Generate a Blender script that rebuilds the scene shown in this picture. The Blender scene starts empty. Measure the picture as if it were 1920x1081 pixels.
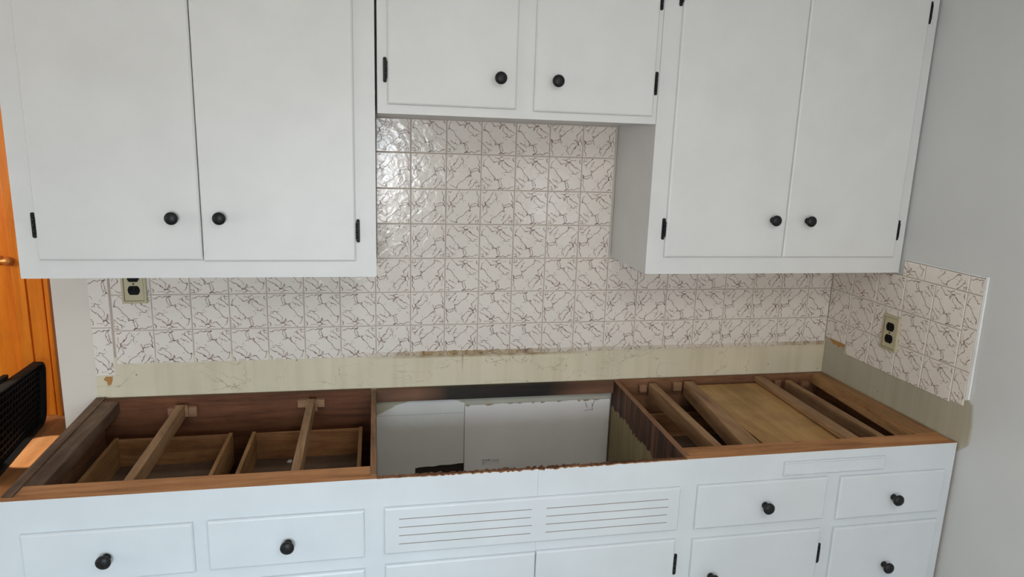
import bpy, bmesh, math, random
from mathutils import Vector, Matrix

# ------------------------------------------------------------------ camera
sc = bpy.context.scene
COL = sc.collection
CAMX, CAMY, CAMZ, FPX = 0.7662, -2.1565, 1.6692, 1282.87
RR = [[0.980628, -0.193171, 0.032459], [-0.009099, -0.210452, -0.977562], [0.195667, 0.958329, -0.208133]]
cam_d = bpy.data.cameras.new('camera')
cam_d.sensor_width = 36.0
cam_d.lens = FPX / 1920.0 * 36.0
cam_d.clip_start = 0.02
cam = bpy.data.objects.new('camera', cam_d)
COL.objects.link(cam)
M3 = Matrix((RR[0], [-v for v in RR[1]], [-v for v in RR[2]])).transposed()
cam.matrix_world = Matrix.Translation((CAMX, CAMY, CAMZ)) @ M3.to_4x4()
sc.camera = cam

# ------------------------------------------------------------------ world, light, exposure
sc.view_settings.view_transform = 'Standard'
sc.view_settings.look = 'None'
sc.view_settings.gamma = 1.0
sc.view_settings.use_curve_mapping = False
sc.view_settings.exposure = -0.03
world = bpy.data.worlds.new('world')
sc.world = world
world.use_nodes = True
bg = world.node_tree.nodes['Background']
bg.inputs[0].default_value = (0.62, 0.78, 1.0, 1)
bg.inputs[1].default_value = 0.6


def area_light(name, loc, target, sx, sy, power, color, spread=180):
    d = bpy.data.lights.new(name, 'AREA')
    d.shape = 'RECTANGLE'
    d.size, d.size_y, d.energy, d.color = sx, sy, power, color
    d.spread = math.radians(spread)
    o = bpy.data.objects.new(name, d)
    o.location = loc
    o.rotation_euler = (Vector(target) - Vector(loc)).to_track_quat('-Z', 'Y').to_euler()
    COL.objects.link(o)
    return o


# daylight in the window openings (behind the camera and to the left), open sky outside and above them
area_light('daylight_rear_window', (0.55, -3.96, 1.36), (1.5, 0, 2.2), 0.82, 0.72, 36, (0.98, 0.99, 1.0))
area_light('daylight_rear_side_window', (2.25, -3.96, 1.18), (1.2, 0, 0.8), 0.20, 0.40, 2.5, (0.90, 0.95, 1.0))
area_light('sky_outside_rear_window', (1.1, -8.4, 2.45), (0.2, 0, 0.9), 3.2, 1.8, 420, (0.52, 0.78, 1.0))
area_light('daylight_left_window', (-3.26, -2.0, 1.55), (1.8, -0.4, 1.7), 1.5, 1.0, 23, (1.0, 0.965, 0.89))
area_light('added_ceiling_fill', (1.45, -2.3, 2.36), (1.45, -2.3, 0.0), 0.7, 0.7, 14, (0.99, 1.0, 0.95))  # unseen fill light, added to lift the upper cabinet doors
# the hall beyond the end of the wall
area_light('daylight_hall_window', (-2.9, 1.2, 1.6), (-0.9, 1.9, 0.9), 1.0, 1.0, 34, (1.0, 0.90, 0.74))
sun = bpy.data.lights.new('sun_through_hall', 'SPOT')
sun.energy, sun.color, sun.spot_size, sun.spot_blend, sun.shadow_soft_size = 420, (1.0, 0.9, 0.75), math.radians(8.5), 0.1, 0.01
sun_o = bpy.data.objects.new('sun_through_hall', sun)
sun_o.location = (-0.55, 0.75, 2.3)
sun_o.rotation_euler = (Vector((-0.975, 1.60, 0)) - Vector(sun_o.location)).to_track_quat('-Z', 'Y').to_euler()
COL.objects.link(sun_o)


# ------------------------------------------------------------------ materials
def rgb(r, g, b):
    return (r, g, b, 1.0)


class NT:
    def __init__(self, name, rough=0.5, spec=0.5, base=(0.8, 0.8, 0.8)):
        self.m = bpy.data.materials.new(name)
        self.m.use_nodes = True
        self.t = self.m.node_tree
        self.b = self.t.nodes['Principled BSDF']
        self.b.inputs['Roughness'].default_value = rough
        self.b.inputs['Specular IOR Level'].default_value = spec
        self.b.inputs['Base Color'].default_value = rgb(*base)
        self.co = None

    def n(self, kind, **kw):
        nd = self.t.nodes.new(kind)
        for k, v in kw.items():
            if k.startswith('i_'):
                key = k[2:]
                nd.inputs[int(key) if key.isdigit() else key].default_value = v
            else:
                setattr(nd, k, v)
        return nd

    def l(self, a, b):
        self.t.links.new(a, b)

    def coord(self, scale=(1, 1, 1)):
        tc = self.n('ShaderNodeTexCoord')
        mp = self.n('ShaderNodeMapping')
        mp.inputs['Scale'].default_value = scale
        self.l(tc.outputs['Object'], mp.inputs['Vector'])
        return mp.outputs[0]

    def noise(self, scale, vec=None, detail=3, rough=0.5, dist=0.0):
        nd = self.n('ShaderNodeTexNoise')
        nd.inputs['Scale'].default_value = scale
        nd.inputs['Detail'].default_value = detail
        nd.inputs['Roughness'].default_value = rough
        nd.inputs['Distortion'].default_value = dist
        if vec is None:
            vec = self.coord()
        self.l(vec, nd.inputs['Vector'])
        return nd.outputs['Fac']

    def ramp(self, fac, stops, interp='LINEAR'):
        nd = self.n('ShaderNodeValToRGB')
        nd.color_ramp.interpolation = interp
        e = nd.color_ramp.elements
        while len(e) < len(stops):
            e.new(0.5)
        for i, (p, c) in enumerate(stops):
            e[i].position = p
            e[i].color = rgb(*c) if len(c) == 3 else c
        self.l(fac, nd.inputs[0])
        return nd.outputs[0]

    def mix(self, fac, a, b, mode='MIX'):
        nd = self.n('ShaderNodeMix', data_type='RGBA', blend_type=mode)
        for sock, v in ((nd.inputs[0], fac), (nd.inputs[6], a), (nd.inputs[7], b)):
            if isinstance(v, (int, float)):
                sock.default_value = v
            elif isinstance(v, tuple):
                sock.default_value = rgb(*v)
            else:
                self.l(v, sock)
        return nd.outputs[2]

    def math(self, op, a, b=None, c=None, clamp=False):
        nd = self.n('ShaderNodeMath', operation=op)
        nd.use_clamp = clamp
        for i, v in enumerate((a, b, c)):
            if v is None:
                continue
            if isinstance(v, (int, float)):
                nd.inputs[i].default_value = v
            else:
                self.l(v, nd.inputs[i])
        return nd.outputs[0]

    def xyz(self, off=(0, 0, 0)):
        g = self.n('ShaderNodeTexCoord')
        s = self.n('ShaderNodeSeparateXYZ')
        a = self.n('ShaderNodeVectorMath', operation='ADD')
        a.inputs[1].default_value = off
        self.l(g.outputs['Object'], a.inputs[0])
        self.l(a.outputs[0], s.inputs[0])
        return s.outputs

    def bump(self, h, strength=0.2, dist=0.002):
        nd = self.n('ShaderNodeBump')
        nd.inputs['Strength'].default_value = strength
        nd.inputs['Distance'].default_value = dist
        self.l(h, nd.inputs['Height'])
        self.l(nd.outputs[0], self.b.inputs['Normal'])

    def color(self, c):
        self.l(c, self.b.inputs['Base Color'])
        return self


def mat_paint(name, base, rough=0.42, bump=0.06, var=0.03, scale=9):
    m = NT(name, rough)
    f = m.noise(scale, detail=4)
    lo = tuple(c * (1 - var) for c in base)
    hi = tuple(min(1, c * (1 + var)) for c in base)
    m.color(m.ramp(f, [(0.3, lo), (0.7, hi)]))
    m.bump(m.noise(260, detail=2), bump, 0.001)
    return m.m


def mat_wood(name, dark, mid, light, axis='x', rough=0.6, ring=7.0, grime=0.35, knots=False):
    m = NT(name, rough, 0.3)
    sc_ = {'x': (1.2, 14, 14), 'y': (14, 1.2, 14), 'z': (14, 14, 1.2)}[axis]
    v = m.coord(sc_)
    f1 = m.noise(ring * 0.25, v, detail=6, rough=0.62, dist=1.1)
    f2 = m.noise(ring * 2.6, v, detail=4, rough=0.7)
    f = m.math('ADD', m.math('MULTIPLY', f1, 0.72), m.math('MULTIPLY', f2, 0.28))
    col = m.ramp(f, [(0.34, dark), (0.5, mid), (0.66, light)])
    g = m.noise(5.5, detail=5, rough=0.7)
    gm = m.ramp(g, [(0.45, (1, 1, 1)), (0.75, (1 - grime,) * 3)])
    col = m.mix(1.0, col, gm, 'MULTIPLY')
    if knots:
        k = m.n('ShaderNodeTexVoronoi', feature='F1')
        k.inputs['Scale'].default_value = 3.3
        m.l(m.coord({'x': (1, 2.6, 2.6), 'y': (2.6, 1, 2.6), 'z': (2.6, 2.6, 1)}[axis]), k.inputs['Vector'])
        km = m.ramp(k.outputs['Distance'], [(0.03, (0.28, 0.22, 0.2)), (0.085, (1, 1, 1))])
        col = m.mix(0.8, col, km, 'MULTIPLY')
    m.color(col)
    m.bump(f, 0.35, 0.002)
    return m.m


def mat_plain(name, base, rough=0.5, spec=0.5, metal=0.0, bump=0.0, bscale=80):
    m = NT(name, rough, spec, base)
    m.b.inputs['Metallic'].default_value = metal
    f = m.noise(20, detail=3)
    m.color(m.ramp(f, [(0.3, tuple(c * 0.94 for c in base)), (0.7, tuple(min(1, c * 1.05) for c in base))]))
    if bump:
        m.bump(m.noise(bscale, detail=3), bump, 0.001)
    return m.m


WHITE = mat_paint('white_cabinet_paint', (0.685, 0.685, 0.675))
WHITE_SKYLIT = mat_paint('white_paint_skylit', (0.625, 0.66, 0.685))  # white with the cool daylight on the base fronts put into its colour
WALLP = mat_paint('pale_wall_paint', (0.66, 0.65, 0.63), 0.6, 0.15, 0.02, 5)
CEIL = mat_paint('ceiling_paint', (0.80, 0.80, 0.78), 0.8)
BLACKM = mat_plain('black_metal', (0.007, 0.007, 0.008), 0.45, 0.35, 0.0, 0.1, 200)
BLACKP = mat_plain('black_plastic', (0.0035, 0.0035, 0.0035), 0.65, 0.2, 0.0, 0.2, 60)
W_RAIL = mat_wood('reddish_pine_rail', (0.24, 0.10, 0.036), (0.43, 0.19, 0.073), (0.56, 0.28, 0.12), 'x', 0.6, 7, 0.3, True)
W_IN_X = mat_wood('brown_cabinet_wood_long', (0.062, 0.020, 0.007), (0.12, 0.041, 0.015), (0.18, 0.066, 0.026), 'x')
W_IN_Y = mat_wood('brown_cabinet_wood_deep', (0.13, 0.055, 0.028), (0.235, 0.11, 0.055), (0.34, 0.17, 0.09), 'y', 0.6, 8)
W_OLD = mat_wood('weathered_end_board', (0.06, 0.033, 0.020), (0.13, 0.076, 0.048), (0.23, 0.145, 0.095), 'y', 0.7, 8, 0.5)
W_BEAM = mat_wood('runner_wood', (0.19, 0.10, 0.05), (0.31, 0.175, 0.085), (0.41, 0.25, 0.135), 'y', 0.65, 9)
W_DRAW_Y = mat_wood('drawer_box_wood_deep', (0.21, 0.102, 0.040), (0.33, 0.172, 0.070), (0.44, 0.245, 0.108), 'y', 0.65, 9, 0.4)
W_DRAW_X = mat_wood('drawer_box_wood_long', (0.20, 0.088, 0.034), (0.30, 0.142, 0.057), (0.40, 0.205, 0.088), 'x', 0.65, 9, 0.4)
W_FLOORD = mat_wood('drawer_bottom_hardboard', (0.09, 0.055, 0.035), (0.14, 0.09, 0.06), (0.19, 0.12, 0.085), 'x', 0.6, 4, 0.5)
W_STAIN = mat_wood('blackened_rail', (0.020, 0.013, 0.010), (0.045, 0.026, 0.018), (0.10, 0.05, 0.03), 'x', 0.7, 7, 0.5)
W_PLY = mat_wood('cutting_board_plywood', (0.32, 0.165, 0.055), (0.46, 0.265, 0.095), (0.55, 0.34, 0.135), 'y', 0.5, 2.5, 0.35)
W_ORANGE = mat_wood('orange_varnished_pine', (0.55, 0.145, 0.010), (0.66, 0.195, 0.014), (0.76, 0.25, 0.020), 'z', 0.3, 5, 0.1)
W_FLOOR = mat_wood('warm_wood_floor', (0.30, 0.125, 0.045), (0.42, 0.19, 0.075), (0.52, 0.26, 0.12), 'y', 0.35, 4, 0.2)
PLATE = mat_plain('ivory_wall_plate', (0.50, 0.45, 0.30), 0.45, 0.4, 0, 0.1)
GRIME = mat_plain('grime_line', (0.17, 0.13, 0.06), 0.8)
GROUT = mat_plain('tan_grout', (0.46, 0.39, 0.33), 0.85, 0.2, 0, 0.3, 200)
BULL = mat_plain('white_caulk', (0.80, 0.80, 0.79), 0.4)
CHIP = mat_plain('white_plaster', (0.65, 0.62, 0.58), 0.8)
SCREWM = mat_plain('dull_screw', (0.12, 0.10, 0.07), 0.4, 0.5, 0.6)
BRASS = mat_plain('brass_knob', (0.50, 0.20, 0.05), 0.35, 0.5, 0.5)
INK = mat_plain('dark_ink', (0.06, 0.05, 0.05), 0.7)


def mat_tile(name, wall):
    """glazed off-white tile, grimy yellow-brown along the bottom edge near the sink"""
    m = NT(name, 0.16, 0.5)
    f = m.noise(6, detail=3)
    col = m.ramp(f, [(0.3, (0.745, 0.68, 0.615)), (0.7, (0.79, 0.73, 0.665))])
    if wall == 'back':
        s = m.xyz((1.2, 0, 0.977))
        z = m.math('ADD', s[2], m.math('MULTIPLY', m.math('SUBTRACT', m.noise(30, m.coord((1, 1, 0.01))), 0.5), 0.010))
        band = m.math('SUBTRACT', 1.0, m.math('DIVIDE', m.math('SUBTRACT', z, 0.9925), 0.0022), clamp=True)
        # strongest around x = 1.0, fading out left of 0.70 and right of 1.35
        xr = m.ramp(m.math('DIVIDE', s[0], 2.4), [(0.27, (0, 0, 0)), (0.34, (0.45,) * 3), (0.385, (1, 1, 1)), (0.53, (0.9,) * 3), (0.56, (0.42,) * 3), (0.90, (0.30,) * 3), (0.94, (0.75,) * 3)])
        bl = m.math('MULTIPLY', band, xr)
        st = m.ramp(m.noise(26, m.coord((1, 1, 0.7)), detail=6, rough=0.7), [(0.40, (0.50, 0.43, 0.30)), (0.56, (0.36, 0.235, 0.11)), (0.66, (0.12, 0.05, 0.022))])
        col = m.mix(bl, col, st)
    m.color(col)
    h1 = m.noise(42, detail=2, rough=0.45, dist=0.6)
    h2 = m.noise(14, detail=1)
    m.bump(m.math('ADD', h1, m.math('MULTIPLY', h2, 0.8)), 0.32, 0.0035)
    m.b.inputs['Coat Weight'].default_value = 0.08
    m.b.inputs['Coat Roughness'].default_value = 0.06
    return m.m


def mat_vein():
    m = NT('mauve_brown_vein', 0.25, 0.5)
    f = m.noise(38, detail=4, rough=0.7)
    m.color(m.ramp(f, [(0.36, (0.19, 0.10, 0.085)), (0.5, (0.30, 0.20, 0.175)), (0.68, (0.46, 0.37, 0.335))]))
    return m.m


TILE_BACK, TILE_RIGHT, VEIN = mat_tile('glazed_tile_back', 'back'), mat_tile('glazed_tile_right', 'right'), mat_vein()


def mat_old_strip(name, base, horiz):
    """bare old wall paint with streaks, specks and hairline cracks"""
    m = NT(name, 0.55, 0.35)
    f = m.noise(4, detail=5)
    col = m.ramp(f, [(0.3, tuple(c * 0.90 for c in base)), (0.7, tuple(c * 1.06 for c in base))])
    if horiz == 'x':
        sv, cv = (24, 1, 1.2), (1.0, 1, 2.0)
    else:
        sv, cv = (1, 24, 1.2), (1, 1.0, 2.4)
    streak = m.ramp(m.noise(1.3, m.coord(sv), detail=3), [(0.45, (1, 1, 1)), (0.75, (0.90, 0.88, 0.82))])
    col = m.mix(1.0, col, streak, 'MULTIPLY')
    n = m.noise(3.6, m.coord(cv), detail=7, rough=0.6, dist=0.3)
    crack = m.math('SUBTRACT', 1.0, m.math('MULTIPLY', m.math('ABSOLUTE', m.math('SUBTRACT', n, 0.5)), 190), clamp=True)
    crack = m.math('MULTIPLY', crack, m.math('MULTIPLY', m.math('SUBTRACT', m.noise(4, detail=2), 0.47), 9, clamp=True))
    col = m.mix(m.math('MULTIPLY', crack, 0.7), col, (0.22, 0.19, 0.13))
    vo = m.n('ShaderNodeTexVoronoi')
    vo.inputs['Scale'].default_value = 17
    m.l(m.coord(), vo.inputs['Vector'])
    sp = m.math('LESS_THAN', vo.outputs['Distance'], 0.045)
    col = m.mix(m.math('MULTIPLY', sp, 0.7), col, (0.16, 0.13, 0.09))
    if horiz == 'x':
        s = m.xyz()
        # rusty run below the sink tap and along the tile edge
        dx = m.math('ABSOLUTE', m.math('SUBTRACT', s[0], 1.047))
        dr = m.math('SUBTRACT', 1.0, m.math('DIVIDE', dx, 0.0045), clamp=True)
        dr = m.math('MULTIPLY', dr, m.math('DIVIDE', m.math('SUBTRACT', s[2], 0.915), 0.10, clamp=True))
        col = m.mix(dr, col, (0.16, 0.10, 0.03))
        ed = m.math('DIVIDE', m.math('SUBTRACT', s[2], 0.9685), 0.006, clamp=True)
        ed = m.math('MULTIPLY', ed, m.ramp(m.math('DIVIDE', s[0], 2.4), [(0.30, (0, 0, 0)), (0.40, (1, 1, 1)), (0.55, (1, 1, 1)), (0.62, (0.1,) * 3)]))
        ed = m.math('MULTIPLY', ed, m.math('MULTIPLY', m.noise(30), 1.1))
        col = m.mix(ed, col, (0.22, 0.12, 0.035))
    m.color(col)
    m.bump(m.noise(60, detail=5), 0.25, 0.002)
    return m.m


STRIP_X = mat_old_strip('old_green_wall_paint', (0.66, 0.59, 0.44), 'x')
STRIP_Y = mat_old_strip('old_grey_green_wall_paint', (0.44, 0.405, 0.315), 'y')


def mat_sink_wall():
    m = NT('patched_wall_paint', 0.5, 0.4)
    s = m.xyz()
    # brushed-on pale paint below an arched edge, older cream paint above
    arc = m.math('MULTIPLY', m.math('POWER', m.math('ABSOLUTE', m.math('SUBTRACT', s[0], 0.945)), 2.0), 1.7)
    lim = m.math('SUBTRACT', 0.836, arc)
    edge = m.math('ADD', m.math('SUBTRACT', lim, s[2]), m.math('MULTIPLY', m.math('SUBTRACT', m.noise(30, m.coord((0.5, 1, 3)), detail=5), 0.5), 0.018))
    fac = m.math('MULTIPLY', edge, 260, clamp=True)
    base = m.ramp(m.noise(7, detail=4), [(0.3, (0.68, 0.67, 0.62)), (0.7, (0.74, 0.73, 0.69))])
    col = m.mix(fac, (0.42, 0.38, 0.27), base)
    ln = m.math('LESS_THAN', m.math('ABSOLUTE', m.math('SUBTRACT', s[2], 0.778)), 0.0007)
    col = m.mix(m.math('MULTIPLY', ln, 0.6), col, (0.2, 0.18, 0.14))
    m.color(col)
    m.bump(m.noise(40, detail=4), 0.3, 0.003)
    return m.m


SINKWALL = mat_sink_wall()
PANELM = mat_paint('grey_white_drywall', (0.78, 0.755, 0.73), 0.55, 0.3, 0.05, 5)


def mat_divider():
    """raw brown wood on top, tan paint with drips hanging below"""
    m = NT('dripped_tan_paint', 0.6, 0.35)
    s = m.xyz((1.17, -0.31, 0))
    v = m.coord((1, 14, 1.2))
    f = m.noise(2.0, v, detail=5)
    wood = m.ramp(f, [(0.35, (0.045, 0.018, 0.010)), (0.5, (0.10, 0.04, 0.02)), (0.68, (0.20, 0.09, 0.045))])
    st = m.noise(9, m.coord((1, 8, 0.25)), detail=2)
    wood = m.mix(1.0, wood, m.ramp(st, [(0.40, (1, 1, 1)), (0.6, (0.45, 0.4, 0.4))]), 'MULTIPLY')
    paint = m.ramp(m.noise(6, m.coord((1, 5, 0.6)), detail=4), [(0.3, (0.24, 0.185, 0.09)), (0.7, (0.34, 0.275, 0.15))])
    dn = m.noise(24, m.coord((1, 1, 0.08)), detail=4, rough=0.75)
    lim = m.math('ADD', 0.742, m.math('MULTIPLY', dn, 0.085))
    lim = m.math('SUBTRACT', lim, m.math('MULTIPLY', m.math('ABSOLUTE', m.math('ADD', s[1], 0.18), clamp=True), 0.03))
    fac = m.math('MULTIPLY', m.math('SUBTRACT', lim, s[2]), 700, clamp=True)
    m.color(m.mix(fac, wood, paint))
    m.bump(fac, 0.4, 0.002)
    return m.m


DIVM = mat_divider()


# ------------------------------------------------------------------ mesh helpers
class MB:
    def __init__(self):
        self.v, self.f, self.mi, self.sm = [], [], [], []

    def poly(self, pts, faces, mi=0, smooth=False):
        o = len(self.v)
        self.v += [tuple(p) for p in pts]
        for k, fc in enumerate(faces):
            self.f.append([o + i for i in fc])
            self.mi.append(mi[k] if isinstance(mi, (list, tuple)) else mi)
            self.sm.append(smooth)

    def hexa(self, p, mi=0):
        """p: 8 points, bottom ring then top ring. faces: bottom, top, 4 sides"""
        self.poly(p, [(3, 2, 1, 0), (4, 5, 6, 7), (0, 1, 5, 4), (1, 2, 6, 5), (2, 3, 7, 6), (3, 0, 4, 7)], mi)

    def box(self, x0, x1, y0, y1, z0, z1, mi=0):
        # side order: -y, +x, +y, -x
        self.hexa([(x0, y0, z0), (x1, y0, z0), (x1, y1, z0), (x0, y1, z0),
                   (x0, y0, z1), (x1, y0, z1), (x1, y1, z1), (x0, y1, z1)], mi)

    def prism(self, outline, frame, d0, d1, mi=0):
        """outline: list of (a,b); frame(a,b,d)->xyz"""
        n = len(outline)
        pts = [frame(a, b, d0) for a, b in outline] + [frame(a, b, d1) for a, b in outline]
        fc = [list(range(n))[::-1], [n + i for i in range(n)]]
        fc += [(i, (i + 1) % n, n + (i + 1) % n, n + i) for i in range(n)]
        self.poly(pts, fc, mi)

    def lathe(self, c, axis, prof, seg=24, mi=0):
        """prof: (distance along axis, radius)"""
        ax = Vector(axis).normalized()
        up = Vector((0, 0, 1)) if abs(ax.z) < 0.9 else Vector((1, 0, 0))
        e1 = ax.cross(up).normalized()
        e2 = ax.cross(e1)
        c = Vector(c)
        pts, fc = [], []
        for d, r in prof:
            for k in range(seg):
                a = 2 * math.pi * k / seg
                pts.append(c + ax * d + (e1 * math.cos(a) + e2 * math.sin(a)) * max(r, 1e-5))
        for i in range(len(prof) - 1):
            for k in range(seg):
                k2 = (k + 1) % seg
                fc.append((i * seg + k, i * seg + k2, (i + 1) * seg + k2, (i + 1) * seg + k))
        fc.append(tuple(range(seg)))
        fc.append(tuple((len(prof) - 1) * seg + k for k in range(seg)))
        self.poly(pts, fc, mi, True)

    def build(self, name, mats, parent=None, bevel=0.0, seg=2, loc=None, recalc=True):
        if not isinstance(mats, (list, tuple)):
            mats = [mats]
        me = bpy.data.meshes.new(name)
        me.from_pydata(self.v, [], self.f)
        for m in mats:
            me.materials.append(m)
        for p, mi, s in zip(me.polygons, self.mi, self.sm):
            p.material_index = mi
            p.use_smooth = s
        bm = bmesh.new()
        bm.from_mesh(me)
        if recalc:
            bmesh.ops.recalc_face_normals(bm, faces=bm.faces)
        if bevel > 0:
            es = [e for e in bm.edges if len(e.link_faces) == 2 and e.calc_face_angle(0) > 0.5]
            bmesh.ops.bevel(bm, geom=es, offset=bevel, segments=seg, profile=0.5, affect='EDGES', clamp_overlap=True)
        off = None
        if parent is not None:
            off = Vector(parent.get('_o', (0, 0, 0)))
        elif loc is not None:
            off = Vector(loc)
        if off is not None:
            bmesh.ops.translate(bm, verts=bm.verts, vec=-off)
        bm.to_mesh(me)
        bm.free()
        o = bpy.data.objects.new(name, me)
        COL.objects.link(o)
        if parent is not None:
            o.parent = parent
            o['_o'] = parent.get('_o', (0, 0, 0))
        elif loc is not None:
            o.location = loc
            o['_o'] = loc
        return o


def thing(name, loc, label, cat, group=None):
    o = bpy.data.objects.new(name, None)
    o.empty_display_size = 0.1
    COL.objects.link(o)
    o.location = loc
    o['_o'] = loc
    return tag(o, label, cat, group)


def tag(o, label, cat, group=None):
    o['label'] = label
    o['category'] = cat
    if group:
        o['group'] = group
    return o


def struct(o):
    o['kind'] = 'structure'
    return o


def sbox(name, x0, x1, y0, y1, z0, z1, m, holes=None, axis=None):
    b = MB()
    b.box(x0, x1, y0, y1, z0, z1)
    return struct(b.build(name, m))


# ------------------------------------------------------------------ dimensions (metres)
XW = 2.3956           # face of the right wall
CT = 0.876            # top of the base cabinet, counter removed
FR = 0.6262           # front of base cabinet face frame (y = -FR)
UF = 0.3090           # front of wall cabinet face frames
UB = 1.304            # underside of the long wall cabinets
T = 0.1095            # tile pitch
Z0 = 1.3010           # tile joint nearest the cabinet underside
RX0, RY0 = -3.2, -3.9  # left and rear wall faces
HY = 2.13             # far wall of the hall
CZ = 2.44
WEND = -0.158         # free left end of the tiled wall

# ------------------------------------------------------------------ room shell
b = MB(); b.box(RX0 - 0.1, XW + 0.1, RY0 - 0.1, 0.06, -0.06, 0.0)
struct(b.build('floor', mat_plain('grey_vinyl', (0.42, 0.42, 0.40), 0.4)))
b = MB(); b.box(RX0 - 0.1, XW + 0.1, 0.06, HY + 0.1, -0.06, 0.0)
struct(b.build('floor', W_FLOOR))
b = MB(); b.box(RX0 - 0.1, XW + 0.1, RY0 - 0.1, HY + 0.1, CZ, CZ + 0.06)
struct(b.build('ceiling', CEIL))
b = MB(); b.box(WEND, XW, 0.005, 0.12, 0, CZ)
struct(b.build('wall_back', mat_paint('cream_wall_paint', (0.66, 0.60, 0.53), 0.6, 0.15, 0.02, 5)))
b = MB(); b.box(XW + 0.0005, XW + 0.1, RY0 - 0.1, HY + 0.1, 0, CZ)
struct(b.build('wall_right', mat_paint('right_wall_paint', (0.60, 0.605, 0.60), 0.6, 0.15, 0.02, 5)))
# far wall with a doorway
b = MB()
b.box(RX0, -1.93, HY, HY + 0.1, 0, CZ)
b.box(-1.185, XW, HY, HY + 0.1, 0, CZ)
b.box(-1.93, -1.185, HY, HY + 0.1, 2.03, CZ)
struct(b.build('wall_far', WALLP))


def wall_holes(name, fixed, a0, a1, holes, mk, m):
    b = MB()
    edges = sorted({a0, a1} | {h[0] for h in holes} | {h[1] for h in holes})
    for p, q in zip(edges[:-1], edges[1:]):
        hs = [h for h in holes if h[0] <= p and h[1] >= q]
        if hs:
            mk(b, p, q, 0, hs[0][2]); mk(b, p, q, hs[0][3], CZ)
        else:
            mk(b, p, q, 0, CZ)
    return struct(b.build(name, m))


W1 = (0.12, 0.98, 0.98, 1.74)
W2 = (2.14, 2.37, 0.96, 1.40)
W3 = (-2.78, -1.22, 1.02, 2.08)
W4 = (0.68, 1.72, 1.05, 2.12)
wall_holes('wall_rear', RY0, RX0 - 0.1, XW, [W1, W2], lambda b, p, q, z0, z1: b.box(p, q, RY0 - 0.1, RY0, z0, z1), WALLP)
wall_holes('wall_left', RX0, RY0, HY + 0.1, [W3, W4], lambda b, p, q, z0, z1: b.box(RX0 - 0.1, RX0, p, q, z0, z1), WALLP)


def window(n, hole, plane):
    a0, a1, z0, z1 = hole
    b = MB()
    w = 0.035

    def bx(p, q, r, s):
        if plane == 'rear':
            b.box(p, q, RY0 - 0.03, RY0 + 0.012, r, s)
        else:
            b.box(RX0 - 0.03, RX0 + 0.012, p, q, r, s)
    bx(a0, a0 + w, z0, z1); bx(a1 - w, a1, z0, z1)
    bx(a0 + w, a1 - w, z0, z0 + w); bx(a0 + w, a1 - w, z1 - w, z1)
    struct(b.build('window_%d' % n, BULL))


window(1, W1, 'rear'); window(2, W2, 'rear'); window(3, W3, 'left'); window(4, W4, 'left')

# hall door, casing
b = MB()
b.box(-1.254, -1.190, HY - 0.016, HY + 0.06, 0, 2.09)
b.box(-1.190, -1.176, HY - 0.006, HY + 0.0, 0, 2.09)
b.box(-1.176, -1.100, HY - 0.022, HY, 0, 2.09)
b.box(-1.100, -1.086, HY - 0.012, HY, 0, 2.09)
b.box(-1.086, -1.062, HY - 0.040, HY, 0, 2.09)
b.box(-2.03, -1.93, HY - 0.024, HY, 0, 2.09)
b.box(-2.03, -1.062, HY - 0.024, HY, 2.03, 2.10)
b.box(-1.93, -1.185, HY + 0.062, HY + 0.10, 0, 2.03)   # panelled back of the doorway
struct(b.build('trim_4', W_ORANGE, bevel=0.004))
b = MB(); b.box(-1.93, -1.270, HY + 0.022, HY + 0.057, 0.01, 2.025)
door = struct(b.build('door_1', W_ORANGE, loc=(-1.6, HY + 0.03, 0.01), bevel=0.004))
hz = 0.925
kp = Vector((-1.320, HY + 0.022, hz))
b = MB(); b.lathe(kp, (0, -1, 0), [(0, 0.027), (0.006, 0.027), (0.010, 0.014), (0.040, 0.011), (0.048, 0.012), (0.050, 0.0)])
b.lathe(kp + Vector((-0.008, -0.040, 0)), (1, 0, 0), [(0, 0.006), (0.004, 0.012), (0.040, 0.014), (0.052, 0.022), (0.078, 0.026), (0.092, 0.021), (0.098, 0.008), (0.099, 0)])
b.build('door_handle', BRASS, door)

# ------------------------------------------------------------------ bare wall strips left by the old counter upstand
b = MB()
b.box(-0.060, XW - 0.0006, 0.0006, 0.0049, CT - 0.05, 0.9995)
struct(b.build('trim_1', STRIP_X))
b = MB()
fr = lambda s, z, d: (XW - d, -s, z)
b.prism([(0.001, CT - 0.05), (0.600, CT - 0.05), (0.655, CT + 0.004), (0.657, 0.935), (0.648, 0.995), (0.628, 1.006), (0.001, 1.03)], fr, 0.0003, 0.0035)
struct(b.build('trim_2', STRIP_Y, bevel=0.0012))

# ------------------------------------------------------------------ tiles
# one glaze design, pixel-traced veins: (width, [(u,v)...]) with v running down
def P(w, *pts):
    return [(((x - 90) / 965.0), ((y - 50) / 995.0), w) if len(q) == 2 else (((x - 90) / 965.0), ((y - 50) / 995.0), q[2]) for q in pts for x, y in [q[:2]]]


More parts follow.
